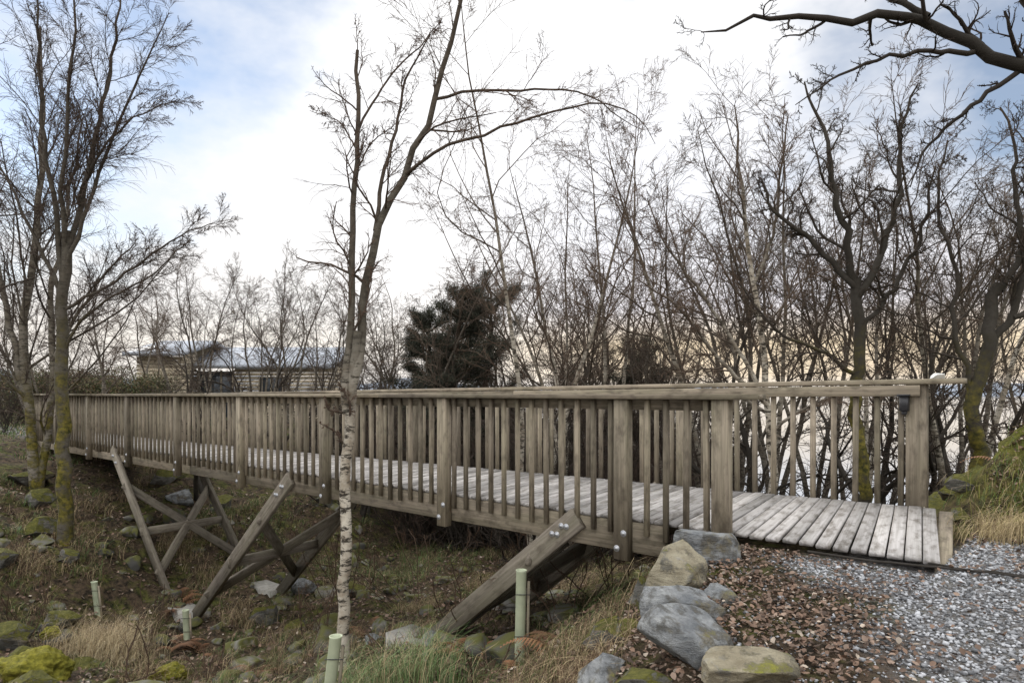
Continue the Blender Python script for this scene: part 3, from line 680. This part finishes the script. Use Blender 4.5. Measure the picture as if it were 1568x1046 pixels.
def guard(x,y,h,lean):
    e=empty('tree_guard',(x,y,float(height(x,y)))); S=20; V=[];F=[]
    rr=.048
    for k,(z,q) in enumerate([(-.05,rr),(h-.015,rr),(h,rr+.006),(h,rr-.004),(h-.3,rr-.004)]):
        for i in range(S): t=2*math.pi*i/S; V.append((math.cos(t)*q+lean*z,math.sin(t)*q,z))
    for k in range(4):
        for i in range(S): j=(i+1)%S; F.append((k*S+i,k*S+j,(k+1)*S+j,(k+1)*S+i))
    mesh_np('tube',V,F,None,TUBE,True,e)
    st=Boxes(); st.beam((.07,-.01,-.1),(.07+lean*h*.9,-.01,h*.88),.025,.025,(0,1,0)); st.make('stake',WOOD,e)
    t=Boxes()
    for zz in (h*.3,h*.75): t.beam((-.055+lean*zz,-.056,zz),(.09+lean*zz,-.056,zz),.004,.008,(0,1,0))
    t.make('ties',BLACK,e)
guard(.07,6.35,.86,.02); guard(-1.5,5.5,.68,.12); guard(-4.95,10.4,.45,-.05); guard(-6.85,11.3,.55,-.12)

sap=[dict(M=6,t0=.2,ang=(.4,.9),lf=.45,K=5,wob=.15,up=.03,rf=.6,S=3),dict(M=5,t0=.2,ang=(.4,.9),lf=.5,K=4,wob=.15,up=0,rf=.6,S=3)]
for i,(x,y,H,nn_) in enumerate([(-1.2,6.9,1.0,3),(-.6,8.0,1.3,5),(-2.6,9.2,1.2,6),(-4.6,8.2,1.1,4),(-3.4,7.6,.9,4),(.55,7.2,1.1,5),(-5.9,10.9,1.2,5),(1.2,7.9,1.4,6),(-.2,6.1,.6,5),(-7.2,10.2,1.1,4),(-1.6,11.2,1.8,7),(-3.1,12.4,1.8,7),(.2,10.2,1.8,7),(-4.6,14,1.8,7)]):
    auto_tree('hazel_sapling',400+i,H,nn_,(0,0),sap,(.10,.07,.05),(.12,.075,.05),0,.0025,loc=(x,y),r0=.008,fork=.45,wob=.13)
sketch_tree('fallen_branch',500,(2.1,4.85),.01,[([(0,4,0),(45,3,-30),(90,3,-50),(140,4,-90),(190,5,-100)],.009,.006,False),([(60,3,-20),(90,4,-60),(150,3,-85)],.007,.004,True)],[dict(M=3,lf=.3,K=4,ang=(.2,.5),wob=.03,up=0,rf=.6)],(.04,.036,.034),(.05,.045,.04),0,.003,wob=.03)

def hedge(name,x0,y0,x1,y1,h,w,seed):
    r=np.random.default_rng(seed); n=26000; t=r.random(n); x=x0+(x1-x0)*t+r.normal(0,w/3,n); y=y0+(y1-y0)*t+r.normal(0,w/3,n)
    z=height(x,y,False)+h*np.sqrt(r.random(n))*(1+.35*vnoise(t*30,t*0,seed))
    c=np.stack([x,y,z],-1); d=norm(r.normal(size=(n,3))+[0,0,.8]); q=norm(np.cross(d,r.normal(size=(n,3)))); l=r.uniform(.05,.16,n)[:,None]
    V=np.stack([c-q*.018,c+q*.018,c+d*l],1).reshape(-1,3); col=pal(r,n,[(.09,.10,.04),(.16,.115,.065),(.06,.07,.035)],[3,3,2])
    mesh_np(name,V,np.arange(n*3).reshape(-1,3),{'col':('FLOAT_COLOR',np.repeat(col,3,0))},NEEDLE)
hedge('hedge',-19,26,-12.8,25,1.7,1.2,1)
hedge('hedge',-26,32,-18.5,33,2.2,1.5,2)
house=empty('timber_house'); hb=Boxes(); hg=Boxes(); ht=Boxes()
def HW(x,y,z): return np.array([x,y,z],float)
Yh=32.; zb=-1.4
for i in range(16):
    z=zb+.1+i*.17
    hb.beam(HW(-13.0,Yh,z),HW(-8.6,Yh,z),.05,.15,(0,1,0)); hb.beam(HW(-8.6,Yh,z),HW(-8.6,Yh+5,z),.05,.15,(1,0,0))
for i in range(19):
    z=zb+.1+i*.17; hb.beam(HW(-16.8,Yh-1.4,z),HW(-14.8,Yh-1.4,z),.05,.15,(0,1,0)); hb.beam(HW(-14.8,Yh-1.4,z),HW(-14.8,Yh,z),.05,.15,(1,0,0)); hb.beam(HW(-16.8,Yh-1.4,z),HW(-16.8,Yh+4,z),.05,.15,(1,0,0))
hg.beam(HW(-14.7,Yh,zb+1.25),HW(-13.1,Yh,zb+1.25),.05,2.4,(0,1,0))
for xx in (-14.7,-14.15,-13.6,-13.05): ht.beam(HW(xx,Yh-.06,zb),HW(xx,Yh-.06,zb+2.5),.08,.08,(0,1,0))
hg.beam(HW(-11.8,Yh-.05,zb+1.6),HW(-10.7,Yh-.05,zb+1.6),.05,1.1,(0,1,0))
for xx in (-11.8,-11.25,-10.7): ht.beam(HW(xx,Yh-.1,zb+1.),HW(xx,Yh-.1,zb+2.2),.07,.07,(0,1,0))
SL=simple('slate_roof',(.32,.35,.40),(.46,.49,.54),5,.5)
for (xa,xb_,ya,yb,ze,zr) in ((-15.0,-8.2,Yh-.5,Yh+2.5,1.35,2.35),(-17.2,-14.5,Yh-1.9,Yh+1.5,1.85,2.6)):
    V=[(xa,ya,ze),(xb_,ya,ze),(xb_,yb,zr),(xa,yb,zr),(xa,2*yb-ya,ze),(xb_,2*yb-ya,ze)]
    V=V+[(a,b2,c2-.18) for a,b2,c2 in V]
    F=[(0,1,2,3),(3,2,5,4),(7,6,9,8),(8,9,10,11),(0,6,7,1),(1,7,8,2),(2,8,11,5),(0,3,9,6),(3,4,10,9),(4,5,11,10)]
    mesh_np('roof',V,F,None,SL,False,house)
TIMB=wood_mat('larch_cladding',(.48,.40,.29),(.66,.58,.44),.03)
hb.make('cladding',TIMB,house); ht.make('frames',WOOD,house)
GL,nt,b=newmat('window_glass'); b.inputs['Base Color'].default_value=(.03,.04,.05,1); b.inputs['Roughness'].default_value=.08
hg.make('glazing',GL,house)

# ------------------------------------------------------------------ world
w=bpy.data.worlds.new("World"); sc.world=w; w.use_nodes=True; nt=w.node_tree; nt.nodes.clear()
out=nd(nt,'ShaderNodeOutputWorld'); sky=nd(nt,'ShaderNodeTexSky'); sky.sky_type='NISHITA'; sky.sun_disc=False
SUN_EL=math.radians(22); SUN_AZ=math.radians(-50)
sky.sun_elevation=SUN_EL; sky.sun_rotation=SUN_AZ; sky.air_density=1.; sky.dust_density=.2; sky.ozone_density=2.5
b1=nd(nt,'ShaderNodeBackground'); b1.inputs[1].default_value=.15; nt.links.new(sky.outputs[0],b1.inputs[0])
tc=nd(nt,'ShaderNodeTexCoord').outputs['Generated']; sp=nd(nt,'ShaderNodeSeparateXYZ'); nt.links.new(tc,sp.inputs[0])
cn=noise(nt,mapping(nt,tc,(1.5,1.5,2.6)),1.6,6,.58)
dot=nd(nt,'ShaderNodeVectorMath',operation='DOT_PRODUCT'); nt.links.new(tc,dot.inputs[0]); dv=Vector((-.04,1,.34)).normalized(); dot.inputs[1].default_value=dv
dd=mth(nt,'POWER',mth(nt,'MAXIMUM',dot.outputs['Value'],0.),18.)
hz=ramp(nt,sp.outputs[2],[(.0,.38),(.28,0.)])
mk=mth(nt,'ADD',mth(nt,'ADD',cn,mth(nt,'MULTIPLY',dd,.34)),mth(nt,'SUBTRACT',hz,.08))
rt=ramp(nt,sp.outputs[0],[(.1,0.),(.5,.13)]); mk=mth(nt,'ADD',mk,rt)
back_fill=ramp(nt,mth(nt,'MULTIPLY',sp.outputs[1],-1.),[(.0,0.),(.5,.4)]); zenith_fill=ramp(nt,sp.outputs[2],[(.5,0.),(.8,1.)])  # added fill light: clouds made thicker and brighter behind the camera and overhead
mk=mth(nt,'ADD',mk,mth(nt,'ADD',mth(nt,'MULTIPLY',back_fill,.6),mth(nt,'MULTIPLY',zenith_fill,.3)))
mk=ramp(nt,mk,[(.40,.22),(.62,1.)])
glow=ramp(nt,mth(nt,'ADD',sp.outputs[0],0.1),[(.0,.2),(.25,1.)])
ca=ramp(nt,sp.outputs[2],[(.0,(.90,.88,.88)),(.025,(1.,.83,.62)),(.07,(1.,.82,.58)),(.12,(.86,.83,.86)),(.22,(.86,.87,.92)),(.36,(.95,.96,1.0)),(.55,(1.,1.,1.))])
cb=ramp(nt,sp.outputs[2],[(.0,(.97,.95,.94)),(.08,(1.,.97,.93)),(.3,(.98,.98,.99)),(.55,(1.,1.,1.))])
cc=mix(nt,glow,cb,ca)
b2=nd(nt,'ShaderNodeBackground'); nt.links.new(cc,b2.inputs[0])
st=mth(nt,'ADD',mth(nt,'ADD',1.02,mth(nt,'MULTIPLY',zenith_fill,.9)),mth(nt,'ADD',mth(nt,'MULTIPLY',back_fill,1.5),mth(nt,'MULTIPLY',dd,.25))); nt.links.new(st,b2.inputs[1])
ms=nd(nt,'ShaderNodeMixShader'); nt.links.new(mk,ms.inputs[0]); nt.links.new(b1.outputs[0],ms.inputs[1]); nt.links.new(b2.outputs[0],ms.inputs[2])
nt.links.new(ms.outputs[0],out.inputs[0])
sl=bpy.data.lights.new('sun','SUN'); sl.energy=2.0; sl.angle=math.radians(10); sl.color=(1,.93,.84)
so=link(bpy.data.objects.new('sun',sl))
sd=Vector((math.sin(SUN_AZ)*math.cos(SUN_EL),math.cos(SUN_AZ)*math.cos(SUN_EL),math.sin(SUN_EL)))
so.rotation_euler=sd.to_track_quat('Z','Y').to_euler()

cam=bpy.data.cameras.new('camera'); co=link(bpy.data.objects.new('camera',cam)); co.location=(0,0,0); co.rotation_euler=(math.radians(90),0,0)
cam.lens=24; cam.sensor_width=36; cam.shift_y=80/1568; cam.clip_start=.1; cam.clip_end=5000
sc.camera=co
sc.view_settings.view_transform='Standard'; sc.view_settings.look='None'; sc.view_settings.exposure=0
print('verts',sum(len(m.vertices) for m in bpy.data.meshes))
